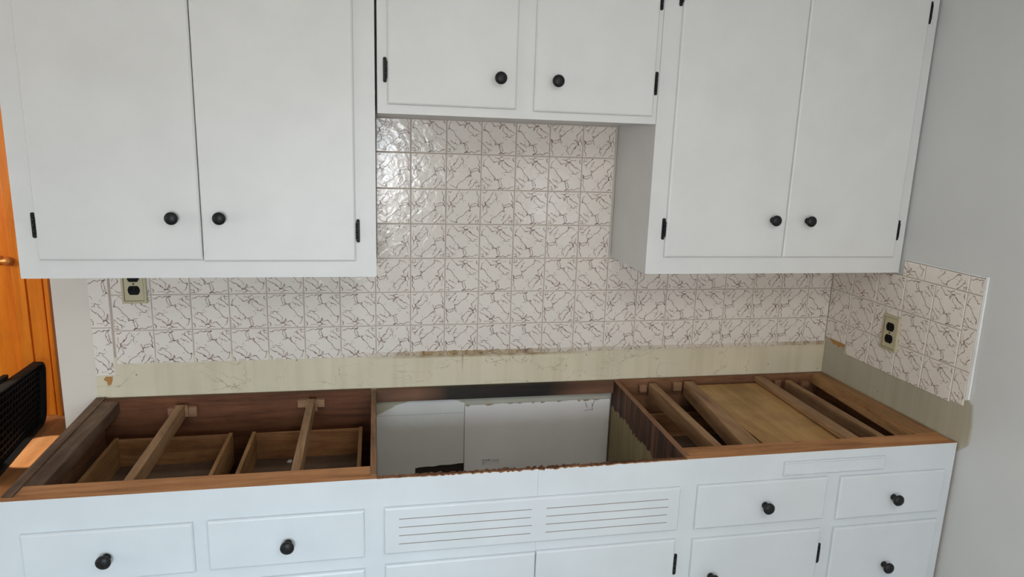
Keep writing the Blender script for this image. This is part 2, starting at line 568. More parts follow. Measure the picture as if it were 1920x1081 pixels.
VEINS = [
    P(13, (135, 378, 18), (190, 358), (255, 400, 17), (305, 465), (345, 552), (400, 600), (440, 640, 19), (480, 698, 15), (520, 720, 8)),
    P(14, (482, 695), (476, 735), (462, 776, 20)),
    P(14, (476, 752), (530, 748), (580, 748, 24)),
    P(14, (580, 745, 22), (595, 800), (602, 880), (625, 950, 10), (612, 990), (578, 1008, 22)),
    P(12, (582, 745), (635, 712), (700, 690, 8)),
    P(10, (632, 760), (668, 835), (690, 918, 14), (640, 980, 16)),
    P(16, (580, 1005, 24), (640, 985), (720, 1000, 20), (770, 968), (850, 1002, 9), (900, 975), (950, 940, 18), (1012, 952, 7)),
    P(13, (108, 712, 26), (165, 772), (220, 840), (298, 893, 20)),
    P(12, (298, 890, 20), (288, 985, 8)),
    P(9, (300, 892), (352, 918), (328, 952)),
    P(9, (130, 790), (108, 850), (122, 915), (190, 925, 12), (212, 985, 16)),
    P(11, (118, 975), (160, 985, 14), (215, 1000, 18)),
    P(11, (245, 732), (318, 750, 15), (384, 788, 5)),
    P(8, (185, 678), (242, 702)),
    P(12, (148, 372), (158, 290, 14), (182, 200), (240, 162, 6)),
    P(11, (265, 72), (308, 96, 13), (340, 142), (402, 202, 15), (440, 262, 14)),
    P(9, (430, 255, 14), (500, 248, 14), (545, 214, 7)),
    P(14, (455, 112, 7), (530, 136), (588, 140, 17), (632, 105, 17), (700, 96, 12)),
    P(20, (588, 142, 12), (618, 190, 22), (650, 202, 30), (705, 190, 26), (722, 168, 8)),
    P(12, (640, 205, 16), (600, 258, 14), (580, 332, 20)),
    P(8, (562, 205), (572, 268, 13), (560, 300)),
    P(14, (695, 198), (742, 240), (800, 290, 28), (832, 338, 12), (902, 352), (955, 388, 14), (1035, 455, 5)),
    P(10, (645, 215), (690, 270, 7), (660, 345, 14), (695, 392), (742, 440), (800, 470, 14), (820, 520)),
    P(13, (738, 525, 9), (820, 522), (892, 542, 17), (920, 492, 10), (972, 478, 5)),
    P(7, (705, 130), (790, 142, 9), (855, 134)),
    P(13, (985, 108, 7), (978, 168, 18), (1022, 232, 11)),
    P(10, (768, 585, 13), (735, 622, 6)),
    P(10, (938, 618, 7), (982, 670), (1035, 702, 5)),
    P(12, (325, 398, 6), (358, 376, 13)), P(9, (330, 668, 5), (360, 630, 10)),
    P(10, (130, 90, 10), (150, 105, 5)),
]
_vr = random.Random(21)
for _ in range(46):      # short hairline offshoots scattered along the main veins
    ln = _vr.choice(VEINS[:26])
    k = _vr.randrange(len(ln))
    u, v = ln[k][0] + _vr.uniform(-0.035, 0.035), ln[k][1] + _vr.uniform(-0.035, 0.035)
    a = _vr.uniform(0, 6.28)
    l = _vr.uniform(0.015, 0.05)
    VEINS.append([(u, v, _vr.uniform(6, 11)), (u + math.cos(a) * l * 0.5, v + math.sin(a) * l * 0.5, _vr.uniform(5, 12)), (u + math.cos(a + 0.6) * l, v + math.sin(a + 0.6) * l, 3)])
ROT = {'A': lambda u, v: (u, v), 'B': lambda u, v: (v, 1 - u), 'C': lambda u, v: (1 - u, 1 - v), 'D': lambda u, v: (1 - v, u)}


def clip(poly, axis, val, keep_less):
    out = []
    for i in range(len(poly)):
        p, q = poly[i], poly[(i + 1) % len(poly)]
        ip = (p[axis] <= val) if keep_less else (p[axis] >= val)
        iq = (q[axis] <= val) if keep_less else (q[axis] >= val)
        if ip:
            out.append(p)
        if ip != iq:
            t = (val - p[axis]) / (q[axis] - p[axis])
            out.append((p[0] + t * (q[0] - p[0]), p[1] + t * (q[1] - p[1])))
    return out


GAP = 0.0026


def tile(b, frame, s0, s1, z0, z1, orient, full=None, thick=0.0045, rnd=None):
    """one glazed tile; full = (s0,s1,z0,z1) of the uncut tile for the pattern"""
    g = GAP / 2
    a0, a1, c0, c1 = s0 + g, s1 - g, z0 + g, z1 - g
    e, dd = 0.0016, 0.0011
    ring = lambda i, d: [frame(a0 + i, c0 + i, d), frame(a1 - i, c0 + i, d), frame(a1 - i, c1 - i, d), frame(a0 + i, c1 - i, d)]
    d0 = -thick
    pts = ring(0, d0) + ring(0, -dd) + ring(e, 0)
    fc = [(i, (i + 1) % 4, 4 + (i + 1) % 4, 4 + i) for i in range(4)]
    fc += [(4 + i, 4 + (i + 1) % 4, 8 + (i + 1) % 4, 8 + i) for i in range(4)] + [(8, 9, 10, 11)]
    b.poly(pts, fc, 0)
    if full is None:
        full = (s0, s1, z0, z1)
    fs0, fs1, fz0, fz1 = full
    W_, H_ = fs1 - fs0, fz1 - fz0
    r = ROT[orient]
    vrng = rnd or random
    for ln in VEINS:
        # subdivide with a little wander so that the line reads as a crackle vein
        pts2 = []
        for (u0, v0, w0), (u1, v1, w1) in zip(ln[:-1], ln[1:]):
            for k in range(3):
                t = k / 3.0
                j = 0.007 if k else 0.0
                pts2.append((u0 + (u1 - u0) * t + vrng.uniform(-j, j), v0 + (v1 - v0) * t + vrng.uniform(-j, j), (w0 + (w1 - w0) * t) * vrng.uniform(0.65, 1.25)))
        pts2.append(ln[-1])
        P2 = []
        for u, v, w in pts2:
            uu, vv = r(u, v)
            P2.append((fs0 + uu * W_, fz1 - vv * H_, w / 965.0 * T * 0.5 * 1.25))
        L, Rr = [], []
        for i, (x, y, w) in enumerate(P2):
            xa, ya, _ = P2[max(i - 1, 0)]
            xb, yb, _ = P2[min(i + 1, len(P2) - 1)]
            dx, dy = xb - xa, yb - ya
            n = math.hypot(dx, dy) or 1
            L.append((x - dy / n * w, y + dx / n * w)); Rr.append((x + dy / n * w, y - dx / n * w))
        for i in range(len(P2) - 1):
            q = [L[i], L[i + 1], Rr[i + 1], Rr[i]]
            for ax, val, less in ((0, a0 + e, False), (0, a1 - e, True), (1, c0 + e, False), (1, c1 - e, True)):
                q = clip(q, ax, val, less)
                if len(q) < 3:
                    break
            if len(q) >= 3:
                b.poly([frame(x, y, 0.00025) for x, y in q], [tuple(range(len(q)))[::-1]], 1)


ROWS_BACK = {   # row index (0 = first row under the joint at Z0) -> first column, orientations
    -4: (7, 'BAAAADD'), -3: (7, 'BBBAAAD'), -2: (7, 'BBBBAAA'), -1: (7, 'DBAAADD'),
    0: (0, 'BCACCCCDDAADCCCBCACDDD'),
    1: (0, 'ACCACCCABDCCDABBAADDDA'),
    2: (0, 'BCCCCCCBDDCCAABADBDDDA'),
}
rng = random.Random(4)
fb = lambda s, z, d: (s, -d, z)
b = MB()
TB = 0.977
for row, (c0, os_) in ROWS_BACK.items():
    for k, o in enumerate(os_):
        col = c0 + k
        s0, s1 = col * T, (col + 1) * T
        zt, zb = Z0 - row * T, Z0 - (row + 1) * T
        full = (s0, s1, zb, zt)
        if row == 2:
            zb = TB
        if row == -4:
            zt = 1.7315
        if row < 0 and col == 13:
            s1 = 1.5335
        if col == 21:
            s1 = XW - 0.0052
        if col == 7 and row < 0:
            s0 = 0.7705
        tile(b, fb, s0, s1, zb, zt, o, full, rnd=rng)
back_tiles = b.build('tile_backsplash', [TILE_BACK, VEIN], loc=(1.2, 0, TB), recalc=False)
tag(back_tiles, 'veined off-white glazed tiles in a stepped field on the long back wall', 'backsplash')
b = MB()
for z0, z1 in ((0.942, 1.092), (1.092, 1.244), (1.244, 1.36)):
    tile(b, fb, -0.0615, -0.0045, z0, z1, 'C', (-0.0615, 0.040, z0, z1), rnd=rng)
b.build('edge_tile', [TILE_BACK, VEIN], back_tiles, recalc=False)
b = MB()
b.box(-0.0035, XW - 0.0005, 0.0020, 0.0048, TB + 0.0015, Z0 - 0.0)
b.box(0.7715, 1.5325, 0.0020, 0.0047, Z0, 1.731)
b.box(-0.0605, -0.0035, 0.0020, 0.0048, 0.944, 1.36)
b.build('grout', GROUT, back_tiles)

# right wall tiles
fr2 = lambda s, z, d: (XW - 0.006 - d, -s, z)
cuts = [0.0, 0.110, 0.2265, 0.343, 0.458, 0.572]
RO = {0: 'CCCCA', 1: 'BCBCA', 2: 'CDAAA'}
b = MB()
for row, os_ in RO.items():
    for k, o in enumerate(os_):
        s0, s1 = cuts[k], cuts[k + 1]
        zt, zb = Z0 - row * T, Z0 - (row + 1) * T
        full = (s0, s1, zb, zt)
        if row == 2:
            zb = 1.010 if k == 0 else TB
        if k == 0:
            s0 = -0.0008
        tile(b, fr2, s0, s1, zb, zt, o, full, rnd=rng)
right_tiles = b.build('tile_backsplash', [TILE_RIGHT, VEIN], loc=(XW, -0.3, TB), recalc=False)
tag(right_tiles, 'veined off-white glazed tiles on the short right wall around the outlet', 'backsplash')
b = MB()
tc = [0.0, 0.105, 0.257, 0.412, 0.572]
for k, (s0, s1) in enumerate(zip(tc[:-1], tc[1:])):
    tile(b, fr2, max(s0, 0.324) if s1 > 0.324 else s0, s1, Z0, 1.350, 'CDCB'[k], (s1 - T, s1, Z0, Z0 + T), rnd=rng) if s1 > 0.33 else None
zc_ = [TB + 0.006, 1.082, 1.205, 1.301, 1.350]
for k, (z0, z1) in enumerate(zip(zc_[:-1], zc_[1:])):
    tile(b, fr2, 0.572, 0.621, z0, z1, 'ABAC'[k], (0.572, 0.572 + T, z1 - T, z1), rnd=rng)
b.build('edge_tile', [TILE_RIGHT, VEIN], right_tiles, recalc=False)
b = MB()
fr3 = lambda s, z, d: (XW - d, -s, z)
b.prism([(0.0015, 1.012), (0.109, 1.012), (0.109, TB + 0.002), (0.572, TB + 0.002), (0.620, TB + 0.008), (0.620, 1.349), (0.3255, 1.349), (0.3255, 1.302), (0.0015, 1.302)], fr3, 0.0002, 0.0040)
b.build('grout', GROUT, right_tiles)
b = MB()
b.prism([(0.6212, TB + 0.024), (0.634, TB + 0.030), (0.629, 1.356), (0.6212, 1.356)], fr3, 0.0004, 0.0062)
b.prism([(0.3255, 1.3505), (0.629, 1.3505), (0.629, 1.354), (0.3255, 1.354)], fr3, 0.0004, 0.0050)
b.build('caulk_edge', BULL, right_tiles, bevel=0.001)
# amber adhesive left where a tile corner is missing, and under the edge column
ADH = mat_plain('amber_adhesive', (0.42, 0.20, 0.05), 0.5)
b = MB()
b.prism([(0.020, 1.009), (0.108, 1.009), (0.104, 0.996), (0.088, 0.999), (0.078, 0.991), (0.062, 0.998), (0.050, 0.993), (0.034, 1.003)], fr3, 0.0036, 0.0042)
b.build('adhesive_smear', ADH, right_tiles)
b = MB()
b.prism([(-0.034, 0.9405), (-0.014, 0.9405), (-0.016, 0.927), (-0.020, 0.915), (-0.029, 0.912), (-0.031, 0.924), (-0.040, 0.931)], fb, -0.0004, 0.0002)
b.build('adhesive_smear', ADH, back_tiles)


# ------------------------------------------------------------------ outlets
def outlet(frame, s0, s1, z0, z1, label, loc):
    t = thing('electrical_outlet', loc, label, 'outlet', None)
    b = MB()
    # plate with a raised rim
    rin = 0.009
    ringp = lambda i, d: [frame(s0 + i, z0 + i, d), frame(s1 - i, z0 + i, d), frame(s1 - i, z1 - i, d), frame(s0 + i, z1 - i, d)]
    lv = [ringp(0, 0.0), ringp(0.0008, 0.0045), ringp(0.0035, 0.0062), ringp(rin - 0.0015, 0.0062), ringp(rin, 0.0045), ringp(rin + 0.0018, 0.0046)]
    pts = [p for r_ in lv for p in r_]
    fc, mi = [], []
    for L_ in range(len(lv) - 1):
        for i in range(4):
            fc.append((L_ * 4 + i, L_ * 4 + (i + 1) % 4, (L_ + 1) * 4 + (i + 1) % 4, (L_ + 1) * 4 + i))
            mi.append(1 if L_ == 3 else 0)
    n = 4 * (len(lv) - 1)
    fc.append((n, n + 1, n + 2, n + 3)); mi.append(0)
    b.poly(pts, fc, mi)
    b.build('wall_plate', [PLATE, GRIME], t)
    cs, cz = (s0 + s1) / 2, (z0 + z1) / 2
    for sgn in (-1, 1):
        b = MB()
        pc = cz + sgn * 0.0195
        out = []
        for k in range(32):
            a = 2 * math.pi * k / 32
            x, y = 0.0165 * math.cos(a), 0.0175 * math.sin(a)
            y = max(-0.0135, min(0.0135, y))
            out.append((cs + x, pc + y))
        b.prism(out, frame, 0.002, 0.0064)
        rc = b.build('receptacle', BLACKP, t, bevel=0.0006)
        b = MB()
        for dx, w, h in ((-0.0062, 0.0013, 0.0045), (0.0062, 0.0013, 0.0035)):
            b.prism([(cs + dx - w, pc + 0.003 - h), (cs + dx + w, pc + 0.003 - h), (cs + dx + w, pc + 0.003 + h), (cs + dx - w, pc + 0.003 + h)], frame, 0.0063, 0.0066)
        b.build('slot', mat_slot, rc)
    b = MB()
    c0 = Vector(frame(cs, cz, 0.004)); c1 = Vector(frame(cs, cz, 0.005))
    b.lathe(c0, c1 - c0, [(0, 0.0033), (0.0014, 0.0033), (0.0020, 0.0022), (0.0021, 0)], 16)
    b.build('screw', SCREWM, t)
    return t


mat_slot = mat_plain('slot_black', (0.002, 0.002, 0.002), 0.9, 0.1)
outlet(lambda s, z, d: (s, -d - 0.0003, z), 0.031, 0.101, 1.1665, 1.286, 'ivory duplex outlet with black sockets half hidden under the left wall cabinet', (0.066, 0, 1.1665))
outlet(lambda s, z, d: (XW - 0.0063 - d, -s, z), 0.278, 0.350, 1.054, 1.1695, 'ivory duplex outlet with black sockets on the tiled right wall', (XW - 0.006, -0.314, 1.054))


# ------------------------------------------------------------------ cabinet hardware
KPROF = [(0, 0.0090), (0.0025, 0.0090), (0.005, 0.0066), (0.011, 0.0056), (0.0135, 0.0085), (0.016, 0.0130), (0.0195, 0.0158), (0.0235, 0.0160), (0.0268, 0.0135), (0.029, 0.0090), (0.0300, 0.004), (0.0302, 0.0)]
PROUD = 0.0095


def knob(parent, x, y, z):
    b = MB(); b.lathe((x, y, z), (0, -1, 0), KPROF, 28)
    return b.build('knob', BLACKM, parent)


def hinge(parent, x, yf, z, side):
    """x: door edge; side -1 = leaf lies left of the door, +1 right; z centre"""
    b = MB()
    f = lambda s, zz, d: (x + side * s, yf - d, zz)
    h = 0.031
    b.prism([(0.0008, z - h + 0.006), (0.003, z - h), (0.0085, z - h), (0.0108, z - h + 0.003), (0.0108, z + h - 0.003), (0.0085, z + h), (0.003, z + h), (0.0008, z + h - 0.006)], f, 0.0002, 0.0020)
    b.prism([(0.0005, z - 0.021), (0.0070, z - 0.021), (0.0070, z + 0.021), (0.0005, z + 0.021)], f, 0.0020, 0.0075)
    for k in range(3):
        b.lathe(f(0.0035, z - 0.0205 + k * 0.0145, 0.0075), (0, 0, 1), [(0, 0.0030), (0.0120, 0.0030)], 12)
    for zz in (z - 0.0262, z + 0.0262):
        b.lathe(f(0.0060, zz, 0.0018), (0, -1, 0), [(0, 0.0028), (0.0009, 0.0026), (0.0012, 0.0)], 12)
    return b.build('hinge', BLACKM, parent)


def panel_mesh(x0, x1, z0, z1, yf, lip=0.0095):
    """overlay door or drawer front with a rounded-over edge, back face on the frame plane"""
    b = MB()
    lv = [(0.0, 0.0003), (0.0, 0.0045), (0.0008, 0.0066), (0.0026, 0.0084), (0.0052, lip)]
    pts, fc = [], []
    for i, d in lv:
        pts += [(x0 + i, yf - d, z0 + i), (x1 - i, yf - d, z0 + i), (x1 - i, yf - d, z1 - i), (x0 + i, yf - d, z1 - i)]
    for L_ in range(len(lv) - 1):
        for i in range(4):
            fc.append((L_ * 4 + i, L_ * 4 + (i + 1) % 4, (L_ + 1) * 4 + (i + 1) % 4, (L_ + 1) * 4 + i))
    n = 4 * (len(lv) - 1)
    fc += [(n, n + 1, n + 2, n + 3), (3, 2, 1, 0)]
    b.poly(pts, fc)
    return b


def plate(b, x0, x1, z0, z1, y0, y1, holes, mi):
    xs = sorted({x0, x1} | {h[0] for h in holes} | {h[1] for h in holes})
    for p, q in zip(xs[:-1], xs[1:]):
        zz = z0
        for h in sorted([h for h in holes if h[0] <= p + 1e-9 and h[1] >= q - 1e-9], key=lambda h: h[2]):
            if h[2] > zz:
                b.box(p, q, y0, y1, zz, h[2], mi)
            zz = max(zz, h[3])
        if zz < z1:
            b.box(p, q, y0, y1, zz, z1, mi)


# ------------------------------------------------------------------ wall cabinets
def wall_cabinet(x0, x1, z0, z1, doors, label, hinges, side_gap=0.0):
    t = thing('wall_cabinet', ((x0 + x1) / 2, -UF / 2, z0), label, 'wall cabinet')
    yf = -UF
    b = MB()
    holes = [(d[0] + 0.010, d[1] - 0.010, d[2] + 0.010, d[3] - 0.010) for d in doors]
    if len(doors) == 2 and doors[1][0] - doors[0][1] < 0.02:
        holes = [(doors[0][0] + 0.010, doors[1][1] - 0.010, doors[0][2] + 0.010, doors[0][3] - 0.010)]
    plate(b, x0, x1, z0, z1, yf, yf + 0.019, holes, 0)
    b.build('face_frame', WHITE, t)
    b = MB()
    ya, yb_ = yf + 0.0192, -0.0065
    b.box(x0 + 0.001, x0 + 0.019, ya, yb_, z0 + 0.001, z1)
    b.box(x1 - 0.019, x1 - 0.001, ya, yb_, z0 + 0.001, z1)
    b.box(x0 + 0.019, x1 - 0.019, ya, yb_, z0 + 0.001, z0 + 0.019)
    b.box(x0 + 0.019, x1 - 0.019, ya, yb_, z1 - 0.018, z1)
    b.box(x0 + 0.019, x1 - 0.019, yb_ - 0.006, yb_, z0 + 0.019, z1 - 0.018)
    b.build('case', WHITE, t)
    for d, (kx, kz), hs in hinges:
        dm = panel_mesh(*doors[d], yf)
        do = dm.build('door', WHITE, t)
        knob(do, kx, yf - PROUD, kz)
        for side, hz in hs:
            hinge(do, doors[d][0] if side < 0 else doors[d][1], yf, hz, side)
    return t


DT = 2.16
wall_cabinet(-0.087, 0.7690, UB, 2.22, [(-0.0395, 0.3355, 1.3505, DT), (0.3372, 0.7165, 1.3475, DT)],
             'wide white two-door wall cabinet at the left end above the outlet',
             [(0, (0.273, 1.459), [(-1, 1.436), (-1, 2.075)]), (1, (0.384, 1.460), [(1, 1.428), (1, 2.075)])])
wall_cabinet(0.7750, 1.5365, 1.7325, 2.22, [(0.8005, 1.1375, 1.7555, 2.145), (1.1845, 1.5230, 1.7525, 2.145)],
             'short white two-door wall cabinet hung higher, in the middle over the sink opening',
             [(0, (1.090, 1.832), [(-1, 1.840), (-1, 2.062)]), (1, (1.244, 1.832), [(1, 1.841), (1, 2.062)])])
wall_cabinet(1.5375, 2.3885, 1.3075, 2.22, [(1.5895, 1.9685, 1.3580, DT), (1.9695, 2.3560, 1.3580, DT)],
             'tall white two-door wall cabinet in the right corner, its left side bare',
             [(0, (1.923, 1.470), [(-1, 1.440), (-1, 2.076)]), (1, (2.038, 1.469), [(1, 1.442), (1, 2.079)])])

# ------------------------------------------------------------------ base cabinet
bc = thing('base_cabinet', (1.17, -0.31, 0), 'long white base cabinet run with its countertop removed, open on top', 'base cabinet')
XL = -0.054
yf = -FR
DR = [(-0.001, 0.352, 0.672, 0.798), (0.382, 0.7355, 0.674, 0.800), (1.5955, 1.981, 0.675, 0.802), (2.021, 2.357, 0.669, 0.7985)]
VENT = (0.7815, 1.548, 0.677, 0.8015)
LOW = [(0.0, 0.352, 0.335, 0.642), (0.382, 0.7355, 0.335, 0.642), (2.0215, 2.3585, 0.380, 0.643)]
SINKD = [(0.7835, 1.1615, 0.12, 0.648), (1.1628, 1.5455, 0.12, 0.650)]
DOOR3 = (1.595, 1.9795, 0.12, 0.645)
BDF = (1.8435, 2.1535, 0.8135, 0.852)
JX0, JX1 = 0.765, 1.563
b = MB()
holes = [(d[0] + 0.012, d[1] - 0.012, d[2] + 0.012, d[3] - 0.012) for d in DR + LOW + [DOOR3]]
holes += [(SINKD[0][0] + 0.012, SINKD[1][1] - 0.012, 0.132, 0.636), (BDF[0] + 0.006, BDF[1] - 0.006, BDF[2] + 0.005, BDF[3] - 0.005)]
WF = [2, 1, 0, 1, 1, 1]
# left, sink and right stretches; the sink stretch stops lower, its rim is torn
for p, q, top in ((XL, JX0, CT), (JX0, JX1, 0.866), (JX1, XW - 0.0085, CT)):
    hs = [(max(h[0], p), min(h[1], q), h[2], h[3]) for h in holes if h[1] > p and h[0] < q]
    xs = sorted({p, q} | {h[0] for h in hs} | {h[1] for h in hs})
    for a, c in zip(xs[:-1], xs[1:]):
        zz = 0.10
        for h in sorted([h for h in hs if h[0] <= a + 1e-9 and h[1] >= c - 1e-9], key=lambda h: h[2]):
            if h[2] > zz:
                b.box(a, c, yf, yf + 0.019, zz, h[2], [1, 1, 0, 1, 1, 1])
            zz = max(zz, h[3])
        b.box(a, c, yf, yf + 0.019, zz, top, [1, 1, 0, 1, 1, 1])
b.build('face_frame', [WHITE_SKYLIT, W_RAIL], bc)
# torn edge over the sink: white skin with a jagged lip, splintered wood behind
rg = random.Random(11)
def jag(x0, x1, base, amp, step, focus=None):
    pts, x = [], x0
    while x < x1:
        a = amp
        if focus:
            a = amp * (0.15 + 0.85 * max(0.0, 1 - abs((x - focus[0]) / focus[1])))
        pts.append((x, base - a * rg.random()))
        x += step * rg.uniform(0.5, 1.5)
    pts.append((x1, base))
    return pts
top = jag(JX0, JX1, 0.8755, 0.006, 0.006, (1.15, 0.35))
b = MB()
for (xa, za), (xb, zb) in zip(top[:-1], top[1:]):
    b.hexa([(xa, yf, 0.866), (xb, yf, 0.866), (xb, yf + 0.006, 0.866), (xa, yf + 0.006, 0.866), (xa, yf, za), (xb, yf, zb), (xb, yf + 0.006, zb), (xa, yf + 0.006, za)], [1, 1, 0, 1, 1, 1])
b.build('torn_edge', [WHITE_SKYLIT, W_RAIL], bc)
W_SPL = mat_wood('splintered_rim_wood', (0.035, 0.014, 0.008), (0.12, 0.05, 0.025), (0.36, 0.18, 0.10), 'x', 0.8, 16, 0.5)
top = jag(JX0, JX1, 0.8765, 0.007, 0.005, (1.15, 0.5))
b = MB()
for (xa, za), (xb, zb) in zip(top[:-1], top[1:]):
    ya = -0.6065 + rg.uniform(-0.001, 0.003) * (0.3 if abs(xa - 1.12) > 0.3 else 1)
    b.hexa([(xa, yf + 0.0062, 0.866), (xb, yf + 0.0062, 0.866), (xb, ya, 0.866), (xa, ya, 0.866), (xa, yf + 0.0062, za), (xb, yf + 0.0062, zb), (xb, ya, zb - 0.001), (xa, ya, za - 0.002)])
b.build('splintered_rim', W_SPL, bc)

# inner front rails (one either side of the sink)
b = MB()
b.box(-0.034, 0.7505, -0.6065, -0.5540, 0.842, CT - 0.0015)
b.build('front_rail', W_RAIL, bc, bevel=0.0012)
b = MB()
b.box(1.5800, XW - 0.008, -0.6065, -0.5550, 0.856, CT - 0.0015)
b.build('front_rail', W_RAIL, bc, bevel=0.0012)
# weathered left end board, narrower lath on it
b = MB()
b.hexa([(-0.040, -0.6065, 0.835), (0.020, -0.6065, 0.835), (0.008, -0.030, 0.835), (-0.062, -0.030, 0.835),
        (-0.040, -0.6065, CT), (0.020, -0.6065, CT - 0.004), (0.008, -0.030, CT - 0.004), (-0.062, -0.030, CT)])
b.build('end_board', W_OLD, bc, bevel=0.002)
b = MB()
b.hexa([(-0.041, -0.6065, CT + 0.0003), (-0.018, -0.6065, CT + 0.0003), (-0.036, -0.004, CT + 0.0003), (-0.063, -0.004, CT + 0.0003),
        (-0.041, -0.6065, CT + 0.0016), (-0.018, -0.6065, CT + 0.0016), (-0.036, -0.004, CT + 0.0016), (-0.063, -0.004, CT + 0.0016)])
b.build('end_lath', W_OLD, bc, bevel=0.001)
b = MB()
b.hexa([(-0.039, -0.606, 0.0), (-0.020, -0.606, 0.0), (-0.040, -0.006, 0.0), (-0.060, -0.006, 0.0),
        (-0.039, -0.606, 0.8345), (-0.020, -0.606, 0.8345), (-0.040, -0.006, 0.8345), (-0.060, -0.006, 0.8345)])
b.build('side_panel', W_IN_Y, bc)
# right rail against the wall
b = MB()
b.hexa([(2.300, -0.5545, 0.840), (2.388, -0.5545, 0.840), (2.388, -0.018, 0.840), (2.338, -0.018, 0.840),
        (2.316, -0.5545, CT), (2.388, -0.5545, CT), (2.388, -0.018, CT), (2.346, -0.018, CT)])
b.build('side_rail', mat_wood('golden_side_rail', (0.20, 0.095, 0.035), (0.34, 0.175, 0.07), (0.45, 0.25, 0.11), 'y', 0.6, 8, 0.4), bc, bevel=0.0015)
b = MB(); b.box(2.370, 2.390, -0.606, -0.006, 0.0, 0.8395)
b.build('side_panel', W_IN_Y, bc)
# dividers
b = MB()
b.hexa([(0.7495, -0.6065, 0.10), (0.7650, -0.6065, 0.10), (0.7640, -0.022, 0.10), (0.7500, -0.022, 0.10),
        (0.7495, -0.6065, CT + 0.001), (0.7650, -0.6065, CT + 0.001), (0.7640, -0.022, CT + 0.001), (0.7500, -0.022, CT + 0.001)])
b.build('divider', mat_wood('golden_divider', (0.13, 0.06, 0.028), (0.26, 0.13, 0.06), (0.38, 0.20, 0.10), 'y', 0.6, 9, 0.5), bc, bevel=0.001)
b = MB()
b.hexa([(1.5600, -0.6065, 0.10), (1.5780, -0.6065, 0.10), (1.5880, -0.012, 0.10), (1.5720, -0.012, 0.10),
        (1.5600, -0.6065, CT), (1.5780, -0.6065, CT), (1.5880, -0.012, CT), (1.5720, -0.012, CT)], [1, 1, 1, 1, 1, 0])
dv2 = b.build('divider', [DIVM, W_IN_Y], bc)
# back boards of the left and right bays
b = MB(); b.box(-0.040, 0.7490, -0.030, -0.006, 0.10, CT - 0.001)
b.build('back_panel', W_IN_X, bc)
b = MB(); b.box(1.5895, 2.389, -0.017, -0.005, 0.10, CT - 0.001)
b.build('back_panel', mat_wood('reddish_back_board', (0.12, 0.05, 0.025), (0.21, 0.095, 0.045), (0.29, 0.14, 0.07), 'x'), bc)
# dusty top ledge strip and stained rail over the sink opening
b = MB(); b.box(0.7655, 1.5710, -0.028, -0.006, 0.8335, CT - 0.002)


def mat_sink_rail():
    m = NT('water_stained_rail', 0.65, 0.3)
    s = m.xyz()
    v = m.coord((1.2, 14, 14))
    f = m.noise(2, v, detail=5)
    clean = m.ramp(f, [(0.35, (0.10, 0.045, 0.025)), (0.65, (0.19, 0.095, 0.055))])
    dark = m.ramp(f, [(0.35, (0.012, 0.010, 0.008)), (0.65, (0.03, 0.023, 0.018))])
    k = m.ramp(m.math('ADD', m.math('DIVIDE', s[0], 2.4), m.math('MULTIPLY', m.math('SUBTRACT', m.noise(8), 0.5), 0.03)),
               [(-0.0, (0, 0, 0)), (0.0, (0, 0, 0)), (0.01, (0, 0, 0))])
    xx = m.math('ADD', s[0], m.math('MULTIPLY', m.math('SUBTRACT', m.noise(6), 0.5), 0.12))
    a = m.math('MULTIPLY', m.math('ADD', xx, 0.27), 9, clamp=True)      # local x (root at 1.17)
    c = m.math('MULTIPLY', m.math('SUBTRACT', 0.27, xx), 9, clamp=True)
    m.color(m.mix(m.math('MULTIPLY', a, c), clean, dark))
    m.bump(f, 0.3, 0.002)
    return m.m


b.build('back_rail', mat_sink_rail(), bc)
# cabinet floor
b = MB(); b.box(-0.020, 0.7490, -0.6060, -0.0310, 0.10, 0.112)
b.box(0.7660, 1.5595, -0.6060, -0.0120, 0.10, 0.112)
b.box(1.5895, 2.3695, -0.6060, -0.0180, 0.10, 0.112)
b.box(-0.019, 2.3690, -0.560, -0.548, 0.0, 0.0995)
b.build('cabinet_floor', W_IN_X, bc)

# drawer hold-down runners and their wooden brackets
def runner(xb, xf, w, z0, z1, y0=-0.5535, y1=-0.031, wf=None, m=W_BEAM):
    wf = wf or w
    b = MB()
    b.hexa([(xf, y0, z0), (xf + wf, y0, z0), (xb + w, y1, z0), (xb, y1, z0), (xf, y0, z1), (xf + wf, y0, z1), (xb + w, y1, z1), (xb, y1, z1)])
    return b.build('runner', m, bc, bevel=0.0012)


runner(0.176, 0.181, 0.022, 0.822, 0.864, y1=-0.060)
runner(0.556, 0.559, 0.021, 0.826, 0.868, y1=-0.060)
runner(1.692, 1.679, 0.024, 0.822, 0.870, y1=-0.045)
runner(1.822, 1.762, 0.034, 0.822, 0.872, y1=-0.045, wf=0.054)
runner(2.106, 2.090, 0.034, 0.856, 0.872, y1=-0.0175, wf=0.040)
runner(2.207, 2.200, 0.020, 0.815, 0.868, y1=-0.060, wf=0.023)
b = MB(); b.box(2.110, 2.130, -0.5535, -0.018, 0.800, 0.8435)
b.build('guide', W_IN_Y, bc)
W_BRK = mat_wood('bracket_wood', (0.17, 0.08, 0.04), (0.27, 0.14, 0.075), (0.36, 0.20, 0.11), 'x', 0.6, 9)


def bracket(x0, x1, zc, yb, rounded=0.0, h=0.012):
    b = MB()
    b.box(x0, x1, yb - 0.022, yb - 0.0003, zc - h, zc + h)
    return b.build('bracket', W_BRK, bc, bevel=0.006 if rounded else 0.0018, seg=3)


